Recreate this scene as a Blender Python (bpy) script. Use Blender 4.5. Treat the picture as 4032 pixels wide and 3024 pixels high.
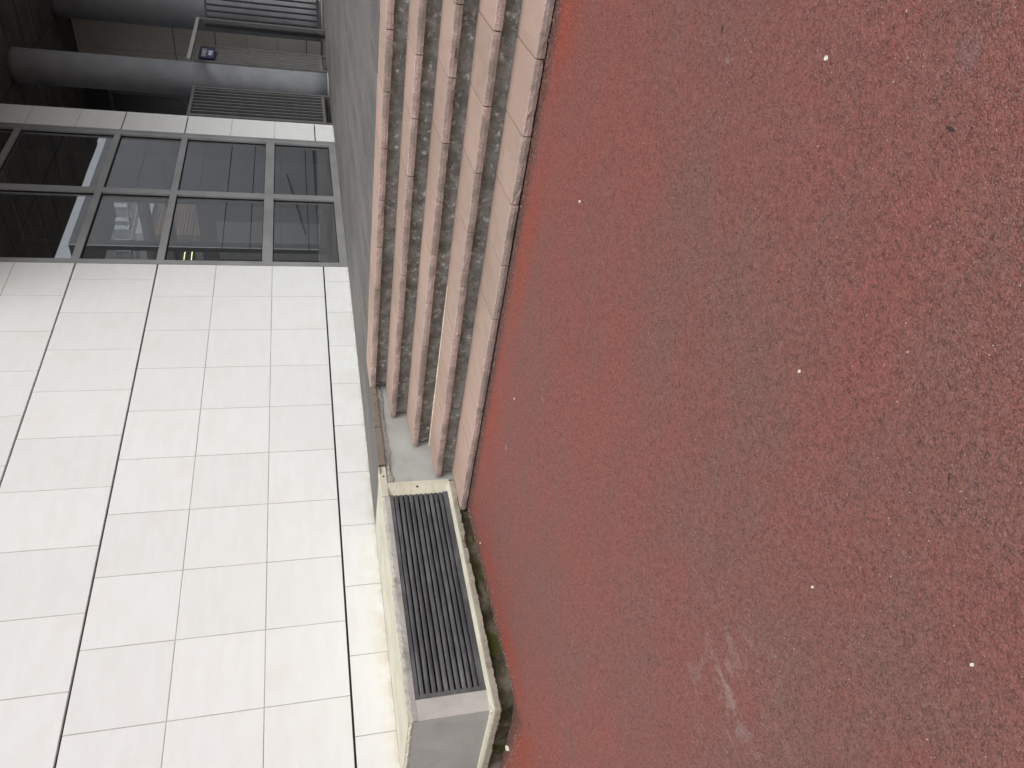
import bpy, bmesh, math, random
from mathutils import Vector, Matrix
random.seed(7)
S = bpy.context.scene
for o in list(bpy.data.objects):
    bpy.data.objects.remove(o)
COL = S.collection

# ------------------------------------------------------------------ camera, sky, sun, exposure
# X runs along the white wall, Y points at the wall (wall face y = 5.6), Z up; red ground about z = 0.
CAMZ = 1.2689
FWD = Vector((0.69065, 0.67021, -0.27169))
RGT = Vector((0.69036, -0.72291, -0.02837))
DWN = Vector((-0.21542, -0.16797, -0.96197))
cd = bpy.data.cameras.new('camera')
cd.sensor_width = 36.0
cd.lens = 25.753
cd.clip_start = 0.05
cd.clip_end = 600
cam = bpy.data.objects.new('camera', cd)
COL.objects.link(cam)
# the phone was held sideways: the picture's right is the world's down
m = Matrix((DWN, RGT, -FWD)).transposed().to_4x4()
m.translation = Vector((0, 0, CAMZ))
cam.matrix_world = m
S.camera = cam

SUN_EL, SUN_AZ = math.radians(48), math.radians(-112)    # azimuth of the sun measured from +X toward +Y
w = bpy.data.worlds.new('World')
S.world = w
w.use_nodes = True
wt = w.node_tree
for n in list(wt.nodes):
    wt.nodes.remove(n)
sky = wt.nodes.new('ShaderNodeTexSky')
sky.sky_type = 'NISHITA'
sky.sun_disc = False
sky.sun_elevation = SUN_EL
sky.sun_rotation = math.pi / 2 - SUN_AZ
sky.air_density = 1.0
sky.dust_density = 4.0
sky.ozone_density = 1.0
hs = wt.nodes.new('ShaderNodeHueSaturation')
hs.inputs['Saturation'].default_value = 0.22
bg = wt.nodes.new('ShaderNodeBackground')
bg.inputs['Strength'].default_value = 0.13
wo = wt.nodes.new('ShaderNodeOutputWorld')
wt.links.new(sky.outputs['Color'], hs.inputs['Color'])
wt.links.new(hs.outputs['Color'], bg.inputs['Color'])
wt.links.new(bg.outputs['Background'], wo.inputs['Surface'])

sd = bpy.data.lights.new('sun', 'SUN')
sd.energy = 1.0
sd.angle = math.radians(40)
sd.color = (1.0, 0.985, 0.96)
sun = bpy.data.objects.new('sun', sd)
COL.objects.link(sun)
sdir = Vector((math.cos(SUN_EL) * math.cos(SUN_AZ), math.cos(SUN_EL) * math.sin(SUN_AZ), math.sin(SUN_EL)))
sun.rotation_euler = sdir.to_track_quat('Z', 'Y').to_euler()
sun.location = (0, -10, 20)

S.view_settings.view_transform = 'Standard'
S.view_settings.look = 'None'
S.view_settings.exposure = 0.24
S.view_settings.gamma = 1.0
S.view_settings.use_curve_mapping = False
S.render.engine = 'CYCLES'
S.cycles.max_bounces = 6
S.cycles.diffuse_bounces = 3
S.cycles.glossy_bounces = 3
S.cycles.transparent_max_bounces = 16
S.cycles.use_denoising = True
S.cycles.denoising_prefilter = 'ACCURATE'
S.cycles.denoising_input_passes = 'RGB_ALBEDO_NORMAL'
S.cycles.use_adaptive_sampling = True
S.cycles.adaptive_threshold = 0.02
S.cycles.adaptive_min_samples = 32

# ------------------------------------------------------------------ helpers
class NT:
    """small node-building helper"""
    def __init__(s, name):
        s.m = bpy.data.materials.new(name)
        s.m.use_nodes = True
        s.t = s.m.node_tree
        for n in list(s.t.nodes):
            s.t.nodes.remove(n)
        s.out = s.t.nodes.new('ShaderNodeOutputMaterial')
    def link(s, a, b):
        s.t.links.new(a, b)
    def put(s, sock, v):
        if isinstance(v, bpy.types.NodeSocket):
            s.link(v, sock)
        elif v is not None:
            if hasattr(sock.default_value, '__len__') and not hasattr(v, '__len__'):
                v = (v,) * len(sock.default_value)
            if hasattr(sock.default_value, '__len__') and len(sock.default_value) == 4 and len(v) == 3:
                v = tuple(v) + (1.0,)
            sock.default_value = v
    def pos(s):
        g = s.t.nodes.new('ShaderNodeNewGeometry')
        return g.outputs['Position']
    def geo(s):
        return s.t.nodes.new('ShaderNodeNewGeometry')
    def rnd(s):
        return s.t.nodes.new('ShaderNodeObjectInfo').outputs['Random']
    def noise(s, vec, scale, detail=4, rough=0.55, dist=0.0, col=False):
        n = s.t.nodes.new('ShaderNodeTexNoise')
        s.put(n.inputs['Vector'], vec)
        n.inputs['Scale'].default_value = scale
        n.inputs['Detail'].default_value = detail
        n.inputs['Roughness'].default_value = rough
        n.inputs['Distortion'].default_value = dist
        return n.outputs['Color'] if col else n.outputs['Fac']
    def vor(s, vec, scale, feature='F1', rand=1.0):
        n = s.t.nodes.new('ShaderNodeTexVoronoi')
        n.feature = feature
        s.put(n.inputs['Vector'], vec)
        n.inputs['Scale'].default_value = scale
        n.inputs['Randomness'].default_value = rand
        return n
    def math(s, op, a, b=None, c=None, clamp=False):
        n = s.t.nodes.new('ShaderNodeMath')
        n.operation = op
        n.use_clamp = clamp
        s.put(n.inputs[0], a)
        if b is not None:
            s.put(n.inputs[1], b)
        if c is not None:
            s.put(n.inputs[2], c)
        return n.outputs[0]
    def vmath(s, op, a, b=None):
        n = s.t.nodes.new('ShaderNodeVectorMath')
        n.operation = op
        s.put(n.inputs[0], a)
        if b is not None:
            s.put(n.inputs[1], b)
        return n.outputs['Value'] if op in ('DOT_PRODUCT', 'LENGTH') else n.outputs['Vector']
    def scale(s, v, k):
        n = s.t.nodes.new('ShaderNodeVectorMath')
        n.operation = 'SCALE'
        s.put(n.inputs[0], v)
        s.put(n.inputs['Scale'], k)
        return n.outputs['Vector']
    def ramp(s, v, a, b, lo=0.0, hi=1.0, smooth=True):
        n = s.t.nodes.new('ShaderNodeMapRange')
        n.interpolation_type = 'SMOOTHSTEP' if smooth else 'LINEAR'
        s.put(n.inputs['Value'], v)
        n.inputs['From Min'].default_value = a
        n.inputs['From Max'].default_value = b
        n.inputs['To Min'].default_value = lo
        n.inputs['To Max'].default_value = hi
        return n.outputs['Result']
    def mix(s, f, a, b, blend='MIX'):
        n = s.t.nodes.new('ShaderNodeMix')
        n.data_type = 'RGBA'
        n.blend_type = blend
        s.put(n.inputs[0], f)
        s.put(n.inputs[6], a)
        s.put(n.inputs[7], b)
        return n.outputs[2]
    def xyz(s, v):
        n = s.t.nodes.new('ShaderNodeSeparateXYZ')
        s.put(n.inputs[0], v)
        return n.outputs
    def comb(s, x, y, z):
        n = s.t.nodes.new('ShaderNodeCombineXYZ')
        s.put(n.inputs[0], x); s.put(n.inputs[1], y); s.put(n.inputs[2], z)
        return n.outputs[0]
    def bump(s, h, strength=0.5, dist=0.005, normal=None):
        n = s.t.nodes.new('ShaderNodeBump')
        n.inputs['Strength'].default_value = strength
        n.inputs['Distance'].default_value = dist
        s.put(n.inputs['Height'], h)
        if normal is not None:
            s.link(normal, n.inputs['Normal'])
        return n.outputs['Normal']
    def bsdf(s, col, rough=0.7, normal=None, metal=0.0, spec=0.5, emis=None, estr=0.0):
        p = s.t.nodes.new('ShaderNodeBsdfPrincipled')
        s.put(p.inputs['Base Color'], col)
        s.put(p.inputs['Roughness'], rough)
        p.inputs['Metallic'].default_value = metal
        p.inputs['Specular IOR Level'].default_value = spec
        if normal is not None:
            s.link(normal, p.inputs['Normal'])
        if emis is not None:
            s.put(p.inputs['Emission Color'], emis)
            p.inputs['Emission Strength'].default_value = estr
        s.link(p.outputs[0], s.out.inputs['Surface'])
        return s.m

NS = Vector((0.998097, 0.061662, 0.0))     # steps climb this way
DS = Vector((-0.061662, 0.998097, 0.0))    # steps run this way, towards the wall
OFF1, GO, TW, NH = 3.794, 0.3578, 0.414, 0.0505
ZST = [0.085 + 0.1518 * i for i in range(5)]
ZT = 0.6922                                # upper terrace level

def stp(a, t, z):
    v = NS * a + DS * t
    return (v.x, v.y, z)

# ---- materials
def M_simple(name, col, rough=0.6, var=0.12, scale=6.0, bump=0.0, bscale=80, metal=0.0, spec=0.5, fine=0.0):
    n = NT(name)
    p = n.pos()
    c = n.mix(n.ramp(n.noise(p, scale, 6), 0.3, 0.7), [k * (1 - var) for k in col], [min(1, k * (1 + var)) for k in col])
    if fine:
        f = n.noise(p, 220, 3)
        c = n.mix(n.ramp(f, 0.35, 0.7, 0, fine), c, [k * 0.45 for k in col])
    nm = n.bump(n.noise(p, bscale, 5), bump, 0.004) if bump else None
    r = n.ramp(n.noise(p, scale * 2.3, 4), 0.3, 0.7, max(0.02, rough - 0.08), min(1, rough + 0.08))
    return n.bsdf(c, r, nm, metal, spec)

def M_red():
    n = NT('red_asphalt')
    p = n.pos()
    wv = n.vmath('ADD', p, n.scale(n.vmath('SUBTRACT', n.noise(p, 95, 1, col=True), (0.5, 0.5, 0.5)), 0.012))
    v1 = n.vor(wv, 205)
    dist = v1.outputs['Distance']
    g = n.xyz(v1.outputs['Color'])
    x, y, z = n.xyz(p)
    # wear map
    big = n.noise(p, 0.6, 4, 0.6)
    mid = n.noise(n.vmath('MULTIPLY', p, (1.0, 0.6, 1.0)), 2.6, 4, 0.62)
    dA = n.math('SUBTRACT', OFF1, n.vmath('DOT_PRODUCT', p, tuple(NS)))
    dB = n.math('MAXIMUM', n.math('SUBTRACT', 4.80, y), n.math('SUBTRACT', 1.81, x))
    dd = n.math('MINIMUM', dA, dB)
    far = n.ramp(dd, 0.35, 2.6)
    wear = n.math('ADD', n.math('MULTIPLY', n.ramp(big, 0.40, 0.60), 0.60), n.math('MULTIPLY', n.ramp(mid, 0.40, 0.62), 0.50))
    wear = n.math('ADD', n.math('MULTIPLY', wear, 0.68), n.math('MULTIPLY', far, 0.28), clamp=True)
    c = n.mix(wear, (0.272, 0.085, 0.070), (0.205, 0.103, 0.087))
    # unworn, brighter coat just off the foot of the steps and box
    fresh = n.math('MULTIPLY', n.ramp(dd, 0.03, 0.13), n.ramp(dd, 0.50, 0.16))
    fresh = n.math('MULTIPLY', fresh, n.ramp(mid, 0.34, 0.60))
    c = n.mix(n.math('MULTIPLY', fresh, 0.85), c, (0.320, 0.068, 0.042))
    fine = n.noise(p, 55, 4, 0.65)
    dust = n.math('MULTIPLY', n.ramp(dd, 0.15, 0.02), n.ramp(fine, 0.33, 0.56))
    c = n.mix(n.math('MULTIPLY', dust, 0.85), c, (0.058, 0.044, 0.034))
    # pale scuffed patch near the box end
    sx = n.vmath('SUBTRACT', p, (0.78, 2.20, 0.0))
    sd_ = n.vmath('LENGTH', n.vmath('MULTIPLY', sx, (1.0, 1.0, 0.0)))
    sm = n.math('MULTIPLY', n.ramp(sd_, 0.42, 0.05), n.ramp(n.noise(n.vmath('MULTIPLY', p, (7.0, 11.0, 1.0)), 1.3, 4, 0.65, 0.8), 0.50, 0.66))
    c = n.mix(n.math('MULTIPLY', sm, 0.5), c, (0.36, 0.29, 0.275))
    # grains
    c = n.mix(1.0, c, n.comb(*[n.ramp(g[0], 0, 1, 0.74, 1.20, False)] * 3), 'MULTIPLY')
    c = n.mix(n.ramp(g[1], 0.80, 1.0, 0, 0.4), c, (0.24, 0.175, 0.165))
    crev = n.math('MULTIPLY', n.ramp(dist, 0.46, 0.74), n.ramp(fine, 0.42, 0.60))
    c = n.mix(n.math('MULTIPLY', crev, 0.64), c, (0.040, 0.020, 0.018))
    speck = n.math('MULTIPLY', n.ramp(g[2], 0.988, 0.992), n.ramp(dist, 0.30, 0.2))
    c = n.mix(speck, c, (0.62, 0.50, 0.44))
    # stray scuffs and gum marks
    sc = n.noise(n.vmath('MULTIPLY', p, (9.0, 26.0, 1.0)), 1.0, 2, 0.5, 0.6)
    c = n.mix(n.math('MULTIPLY', n.ramp(sc, 0.72, 0.79), 0.30), c, (0.42, 0.36, 0.35))
    blot = n.vor(wv, 2.3)
    bl = n.math('MULTIPLY', n.ramp(blot.outputs['Distance'], 0.10, 0.05), n.ramp(n.xyz(blot.outputs['Color'])[0], 0.55, 0.6))
    c = n.mix(n.math('MULTIPLY', bl, 0.22), c, (0.19, 0.15, 0.15))
    h = n.math('ADD', n.ramp(dist, 0.75, 0.15), n.math('MULTIPLY', fine, 0.9))
    nm = n.bump(h, 0.65, 0.0028)
    return n.bsdf(c, 0.75, nm, spec=0.3)

def M_asphalt():
    n = NT('grey_asphalt')
    p = n.pos()
    v = n.vor(p, 190)
    g = n.xyz(v.outputs['Color'])
    c = n.mix(n.ramp(n.noise(p, 0.9, 5), 0.3, 0.7), (0.105, 0.100, 0.096), (0.150, 0.145, 0.142))
    c = n.mix(n.ramp(n.noise(n.vmath('MULTIPLY', p, (0.5, 3.0, 1.0)), 1.4, 5), 0.42, 0.66), c, (0.175, 0.160, 0.148))
    dA = n.math('SUBTRACT', n.vmath('DOT_PRODUCT', p, tuple(NS)), OFF1 + 4 * GO + TW)
    c = n.mix(n.math('MULTIPLY', n.math('MULTIPLY', n.ramp(dA, 0.35, 0.0), n.ramp(dA, -0.05, 0.0)), 0.4), c, (0.160, 0.163, 0.170))
    c = n.mix(1.0, c, n.comb(*[n.ramp(g[0], 0, 1, 0.55, 1.45, False)] * 3), 'MULTIPLY')
    c = n.mix(n.ramp(g[1], 0.88, 1.0, 0, 0.7), c, (0.33, 0.32, 0.31))
    nm = n.bump(n.math('ADD', v.outputs['Distance'], n.noise(p, 300, 3)), 0.7, 0.003)
    return n.bsdf(c, 0.8, nm, spec=0.3)

def M_tile():
    n = NT('white_cladding')
    p = n.pos()
    x, y, z = n.xyz(p)
    r = n.rnd()
    off = n.vmath('ADD', p, n.comb(n.math('MULTIPLY', r, 40.0), 0.0, n.math('MULTIPLY', r, 17.0)))
    st = n.noise(n.vmath('MULTIPLY', off, (2.2, 2.2, 9.0)), 1.6, 4, 0.6)
    c = n.mix(n.ramp(st, 0.30, 0.72), (0.785, 0.795, 0.790), (0.755, 0.762, 0.750))
    c = n.mix(n.math('MULTIPLY', n.ramp(n.noise(off, 3.1, 3), 0.54, 0.78), 0.45), c, (0.740, 0.710, 0.655))
    c = n.mix(1.0, c, n.comb(*[n.ramp(r, 0, 1, 0.970, 1.015, False)] * 3), 'MULTIPLY')
    # small pits and scratches
    pit = n.noise(n.vmath('MULTIPLY', off, (24.0, 24.0, 90.0)), 1.0, 3, 0.6)
    c = n.mix(n.math('MULTIPLY', n.ramp(pit, 0.72, 0.76), 0.50), c, (0.46, 0.44, 0.41))
    # tan weathering along the foot of the wall above the box
    foot = n.math('MULTIPLY', n.ramp(z, ZT + 0.20, ZT - 0.01), n.ramp(x, 6.0, 3.2))
    fn = n.noise(n.vmath('MULTIPLY', p, (5.0, 5.0, 3.0)), 1.3, 5)
    c = n.mix(n.math('MULTIPLY', foot, n.ramp(fn, 0.32, 0.66, 0.05, 0.6)), c, (0.62, 0.535, 0.39))
    foot2 = n.math('MULTIPLY', n.ramp(z, ZT + 0.045, ZT), n.ramp(n.noise(p, 14, 4), 0.42, 0.6))
    c = n.mix(n.math('MULTIPLY', foot2, 0.5), c, (0.50, 0.43, 0.33))
    low = n.math('MULTIPLY', n.ramp(z, ZT + 0.6, ZT), n.ramp(n.noise(p, 2.4, 5), 0.42, 0.7))
    c = n.mix(n.math('MULTIPLY', low, 0.35), c, (0.66, 0.62, 0.55))
    nm = n.bump(n.noise(p, 60, 4), 0.06, 0.003)
    return n.bsdf(c, 0.48, nm, spec=0.4)

def M_stone():
    n = NT('pink_stone')
    g = n.geo()
    p = g.outputs['Position']
    r = n.rnd()
    tex = n.vmath('ADD', p, n.comb(n.math('MULTIPLY', r, 31.0), n.math('MULTIPLY', r, 13.0), 0.0))
    fine = n.noise(tex, 300, 4, 0.7)
    sp = n.vor(tex, 330)
    spc = n.xyz(sp.outputs['Color'])
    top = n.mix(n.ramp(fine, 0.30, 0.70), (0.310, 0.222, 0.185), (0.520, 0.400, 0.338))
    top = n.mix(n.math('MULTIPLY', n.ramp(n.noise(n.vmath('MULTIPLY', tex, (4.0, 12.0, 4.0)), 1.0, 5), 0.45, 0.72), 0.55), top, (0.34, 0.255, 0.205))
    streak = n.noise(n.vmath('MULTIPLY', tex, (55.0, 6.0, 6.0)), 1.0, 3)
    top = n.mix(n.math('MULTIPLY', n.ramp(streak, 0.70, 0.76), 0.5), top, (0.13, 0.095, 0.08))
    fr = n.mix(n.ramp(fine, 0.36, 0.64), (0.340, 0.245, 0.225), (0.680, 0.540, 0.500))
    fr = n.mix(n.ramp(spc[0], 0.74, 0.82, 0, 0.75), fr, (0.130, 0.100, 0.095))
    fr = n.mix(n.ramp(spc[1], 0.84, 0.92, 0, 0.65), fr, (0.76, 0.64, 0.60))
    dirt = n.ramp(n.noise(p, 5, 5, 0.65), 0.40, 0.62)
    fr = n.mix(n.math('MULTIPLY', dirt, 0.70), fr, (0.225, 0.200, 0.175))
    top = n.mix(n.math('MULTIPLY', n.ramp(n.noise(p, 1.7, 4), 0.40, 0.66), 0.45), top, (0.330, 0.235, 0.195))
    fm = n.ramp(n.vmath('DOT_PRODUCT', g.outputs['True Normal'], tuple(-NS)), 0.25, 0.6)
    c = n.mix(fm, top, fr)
    c = n.mix(1.0, c, n.mix(r, (0.90, 0.90, 0.88), (1.06, 1.03, 1.02)), 'MULTIPLY')
    h = n.math('ADD', n.math('MULTIPLY', fine, n.math('ADD', 0.35, n.math('MULTIPLY', fm, 1.0))), n.math('MULTIPLY', n.noise(p, 45, 4), fm))
    nm = n.bump(h, 0.7, 0.004)
    return n.bsdf(c, 0.78, nm, spec=0.3)

def M_riser():
    n = NT('riser_concrete')
    p = n.pos()
    a = n.noise(p, 9, 5, 0.62)
    b = n.noise(p, 40, 5, 0.68, 0.0)
    c = n.mix(n.ramp(a, 0.34, 0.66), (0.150, 0.142, 0.126), (0.280, 0.275, 0.258))
    fl = n.noise(n.vmath('ADD', p, (3.1, 5.7, 1.3)), 21, 6, 0.66, 0.0)
    c = n.mix(n.ramp(fl, 0.55, 0.575, 0, 0.7), c, (0.350, 0.352, 0.340))
    c = n.mix(n.ramp(fl, 0.625, 0.64), c, (0.56, 0.56, 0.545))
    c = n.mix(n.ramp(b, 0.57, 0.66, 0, 0.8), c, (0.105, 0.095, 0.080))
    c = n.mix(n.ramp(n.noise(p, 210, 2), 0.56, 0.72, 0, 0.5), c, (0.07, 0.065, 0.058))
    nm = n.bump(n.math('ADD', a, n.math('MULTIPLY', b, 0.6)), 0.7, 0.008)
    return n.bsdf(c, 0.85, nm, spec=0.25)

def M_plaster(name, col, stain=(0.5, 0.47, 0.42), amt=0.4, brush=(1, 1, 1), bump=0.3):
    n = NT(name)
    p = n.pos()
    c = n.mix(n.ramp(n.noise(p, 4.0, 6), 0.3, 0.7), [k * 0.90 for k in col], [min(1, k * 1.08) for k in col])
    c = n.mix(n.math('MULTIPLY', n.ramp(n.noise(n.vmath('MULTIPLY', p, brush), 7.0, 6, 0.65), 0.50, 0.72), amt), c, stain)
    c = n.mix(n.ramp(n.noise(p, 120, 3), 0.66, 0.76, 0, 0.5), c, [k * 0.5 for k in stain])
    c = n.mix(n.ramp(n.noise(p, 42, 4), 0.72, 0.77, 0, 0.6), c, [k * 0.35 for k in stain])
    h = n.math('ADD', n.noise(n.vmath('MULTIPLY', p, brush), 30, 5), n.math('MULTIPLY', n.noise(p, 160, 4), 0.6))
    return n.bsdf(c, 0.8, n.bump(h, bump, 0.006), spec=0.3)

def M_gutter():
    n = NT('mossy_gutter')
    p = n.pos()
    c = n.mix(n.ramp(n.noise(p, 6, 6), 0.32, 0.68), (0.050, 0.038, 0.024), (0.205, 0.180, 0.130))
    c = n.mix(n.ramp(n.noise(p, 11, 5), 0.50, 0.62), c, (0.072, 0.072, 0.018))
    c = n.mix(n.ramp(n.noise(p, 160, 3), 0.5, 0.7, 0, 0.6), c, (0.025, 0.020, 0.014))
    return n.bsdf(c, 0.92, n.bump(n.noise(p, 60, 6), 0.9, 0.012), spec=0.2)

def M_slat():
    n = NT('grille_metal')
    p = n.pos()
    c = n.mix(n.ramp(n.noise(n.vmath('MULTIPLY', p, (1.0, 3.0, 3.0)), 5, 5), 0.35, 0.7), (0.072, 0.076, 0.082), (0.135, 0.140, 0.148))
    c = n.mix(n.ramp(n.noise(p, 130, 4), 0.60, 0.76, 0, 0.55), c, (0.26, 0.26, 0.255))
    c = n.mix(n.ramp(n.noise(p, 18, 4), 0.60, 0.75, 0, 0.4), c, (0.24, 0.238, 0.23))
    return n.bsdf(c, 0.55, n.bump(n.noise(p, 150, 3), 0.15, 0.002), metal=0.25)

def M_glass():
    n = NT('window_glass')
    g = n.geo()
    c = n.math('ABSOLUTE', n.vmath('DOT_PRODUCT', g.outputs['Normal'], g.outputs['Incoming']))
    f = n.math('MULTIPLY_ADD', n.math('POWER', n.math('SUBTRACT', 1.0, c), 5.0), 0.70, 0.30)   # coated double glazing
    tr = n.t.nodes.new('ShaderNodeBsdfTransparent')
    tr.inputs['Color'].default_value = (0.98, 0.99, 0.985, 1)
    gl = n.t.nodes.new('ShaderNodeBsdfGlossy')
    gl.inputs['Roughness'].default_value = 0.0
    gl.inputs['Color'].default_value = (0.95, 0.97, 1, 1)
    mx = n.t.nodes.new('ShaderNodeMixShader')
    n.link(f, mx.inputs[0]); n.link(tr.outputs[0], mx.inputs[1]); n.link(gl.outputs[0], mx.inputs[2])
    n.link(mx.outputs[0], n.out.inputs['Surface'])
    return n.m

def M_wood():
    n = NT('weathered_boards')
    p = n.pos()
    r = n.rnd()
    c = n.mix(r, (0.26, 0.20, 0.17), (0.40, 0.25, 0.17))
    c = n.mix(n.ramp(n.noise(n.vmath('MULTIPLY', p, (2, 2, 14)), 1.5, 5), 0.35, 0.7), c, (0.17, 0.14, 0.13))
    return n.bsdf(c, 0.8)

RED = M_red(); ASPH = M_asphalt(); TILE = M_tile(); STONE = M_stone(); RISER = M_riser()
GUT = M_gutter(); SLAT = M_slat(); GLASS = M_glass(); WOOD = M_wood()
MORTAR = M_simple('joint_mortar', (0.40, 0.395, 0.38), 0.9, 0.12, 9)
DARKGAP = M_simple('dark_joint', (0.07, 0.07, 0.072), 0.9, 0.1)
CREAM = M_plaster('cream_paint', (0.56, 0.54, 0.44), (0.33, 0.30, 0.21), 0.40, (1, 4, 4), 0.35)
GREYP = M_plaster('grey_render', (0.375, 0.385, 0.365), (0.26, 0.262, 0.245), 0.35, (1, 1, 1), 0.25)
LIGHTP = M_plaster('light_cement', (0.405, 0.395, 0.37), (0.16, 0.155, 0.14), 0.6, (1, 1, 1), 0.6)
PINKP = M_plaster('pinkish_render', (0.44, 0.43, 0.40), (0.33, 0.315, 0.285), 0.30, (3, 1, 1), 0.35)
LIPC = M_plaster('lip_concrete', (0.33, 0.305, 0.25), (0.15, 0.13, 0.09), 0.6, (1, 1, 1), 0.9)
KERB = M_plaster('worn_kerb', (0.20, 0.165, 0.135), (0.075, 0.065, 0.055), 0.6, (1, 1, 1), 0.8)
FRAME = M_simple('frame_aluminium', (0.34, 0.345, 0.345), 0.42, 0.10, 3, 0, metal=0.35)
COLM = M_plaster('column_paint', (0.245, 0.255, 0.272), (0.225, 0.235, 0.25), 0.12, (1, 1, 1), 0.06)
SOFF = M_simple('soffit_panel_paint', (0.078, 0.071, 0.063), 0.7, 0.3, 1.7)
DKMET = M_simple('fence_paint_grey', (0.16, 0.158, 0.155), 0.5, 0.12, 8, metal=0.2)
BLKMET = M_simple('gate_paint_black', (0.022, 0.022, 0.025), 0.45, 0.15, 8)
DARKIN = M_simple('dark_interior', (0.030, 0.030, 0.032), 0.8, 0.2)
INWALL = M_simple('lobby_plaster', (0.45, 0.44, 0.42), 0.8, 0.06)
FLOOR = M_simple('lobby_stone_floor', (0.22, 0.215, 0.21), 0.4, 0.1)
SHADW = M_simple('dark_grey_panel', (0.17, 0.168, 0.172), 0.55, 0.12)
WHITEP = M_simple('white_panel_paint', (0.62, 0.63, 0.60), 0.6, 0.05)
HOLE = M_simple('hole_black', (0.012, 0.011, 0.010), 0.95, 0.2)
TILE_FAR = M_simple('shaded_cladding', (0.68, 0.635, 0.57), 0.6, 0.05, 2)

# ---- mesh building
class MB:
    def __init__(s):
        s.v = []; s.f = []; s.mi = []
    def add(s, vs, fs, mi=0):
        b = len(s.v)
        s.v += [tuple(v) for v in vs]
        s.f += [tuple(b + i for i in f) for f in fs]
        s.mi += [mi] * len(fs)
        return s
    def box(s, x0, x1, y0, y1, z0, z1, mi=0):
        vs = [(x0, y0, z0), (x1, y0, z0), (x1, y1, z0), (x0, y1, z0), (x0, y0, z1), (x1, y0, z1), (x1, y1, z1), (x0, y1, z1)]
        return s.add(vs, [(0, 3, 2, 1), (4, 5, 6, 7), (0, 1, 5, 4), (1, 2, 6, 5), (2, 3, 7, 6), (3, 0, 4, 7)], mi)
    def prism(s, poly, z0, z1, mi=0):
        """plan polygon (counter-clockwise) pulled up from z0 to z1"""
        k = len(poly)
        vs = [(p[0], p[1], z0) for p in poly] + [(p[0], p[1], z1) for p in poly]
        fs = [tuple(range(k - 1, -1, -1)), tuple(range(k, 2 * k))] + [(i, (i + 1) % k, k + (i + 1) % k, k + i) for i in range(k)]
        return s.add(vs, fs, mi)
    def sweep(s, rings, closed_ring=True, caps=True, mi=0):
        k = len(rings[0]); vs = [p for r in rings for p in r]; fs = []
        for i in range(len(rings) - 1):
            for j in range(k if closed_ring else k - 1):
                a = i * k + j; b = i * k + (j + 1) % k
                fs.append((a, b, b + k, a + k))
        if caps:
            fs.append(tuple(range(k - 1, -1, -1)))
            fs.append(tuple(range((len(rings) - 1) * k, len(rings) * k)))
        return s.add(vs, fs, mi)
    def tube(s, p0, p1, r, seg=10, mi=0):
        p0 = Vector(p0); p1 = Vector(p1); d = (p1 - p0).normalized()
        u = d.orthogonal().normalized(); v = d.cross(u)
        ring = lambda c: [tuple(c + (u * math.cos(2 * math.pi * i / seg) + v * math.sin(2 * math.pi * i / seg)) * r) for i in range(seg)]
        return s.sweep([ring(p0), ring(p1)], mi=mi)
    def build(s, name, mats, parent=None, smooth=False, fix=True):
        me = bpy.data.meshes.new(name)
        me.from_pydata(s.v, [], s.f)
        if not isinstance(mats, (list, tuple)):
            mats = [mats]
        for m_ in mats:
            me.materials.append(m_)
        if len(mats) > 1:
            me.polygons.foreach_set('material_index', s.mi)
        if fix:
            bm = bmesh.new(); bm.from_mesh(me)
            bmesh.ops.recalc_face_normals(bm, faces=bm.faces)
            bm.to_mesh(me); bm.free()
        if smooth:
            me.polygons.foreach_set('use_smooth', [True] * len(me.polygons))
        me.update()
        return link(name, me, parent)

def link(name, me, parent=None, loc=None, rz=0.0):
    o = bpy.data.objects.new(name, me)
    COL.objects.link(o)
    if loc is not None:
        o.location = loc
    o.rotation_euler[2] = rz
    if parent is not None:
        o.parent = parent
    return o

def thing(name, label, cat, group=None):
    o = bpy.data.objects.new(name, None)
    COL.objects.link(o)
    o.empty_display_size = 0.2
    return tag(o, label, cat, group)

def tag(o, label, cat, group=None):
    o['label'] = label; o['category'] = cat
    if group:
        o['group'] = group
    return o

def kind(o, k, label=None):
    o['kind'] = k
    if label:
        o['label'] = label
    return o

_tc = {}
def tile_mesh(wd, ht, mat, th=0.03):
    """cladding slab, front at y = 0 facing -Y, lower left corner at the origin, edges eased"""
    key = (round(wd, 4), round(ht, 4), mat.name)
    if key in _tc:
        return _tc[key]
    e = 0.0022
    b = [(0, e, 0), (wd, e, 0), (wd, e, ht), (0, e, ht)]
    f = [(e, 0, e), (wd - e, 0, e), (wd - e, 0, ht - e), (e, 0, ht - e)]
    k = [(0, th, 0), (wd, th, 0), (wd, th, ht), (0, th, ht)]
    me = bpy.data.meshes.new('wall_tile')
    fs = [(4, 5, 6, 7)] + [(i, (i + 1) % 4, 4 + (i + 1) % 4, 4 + i) for i in range(4)] + [(8 + i, 8 + (i + 1) % 4, (i + 1) % 4, i) for i in range(4)]
    me.from_pydata(b + f + k, [], fs)
    me.materials.append(mat)
    me.update()
    _tc[key] = me
    return me

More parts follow.
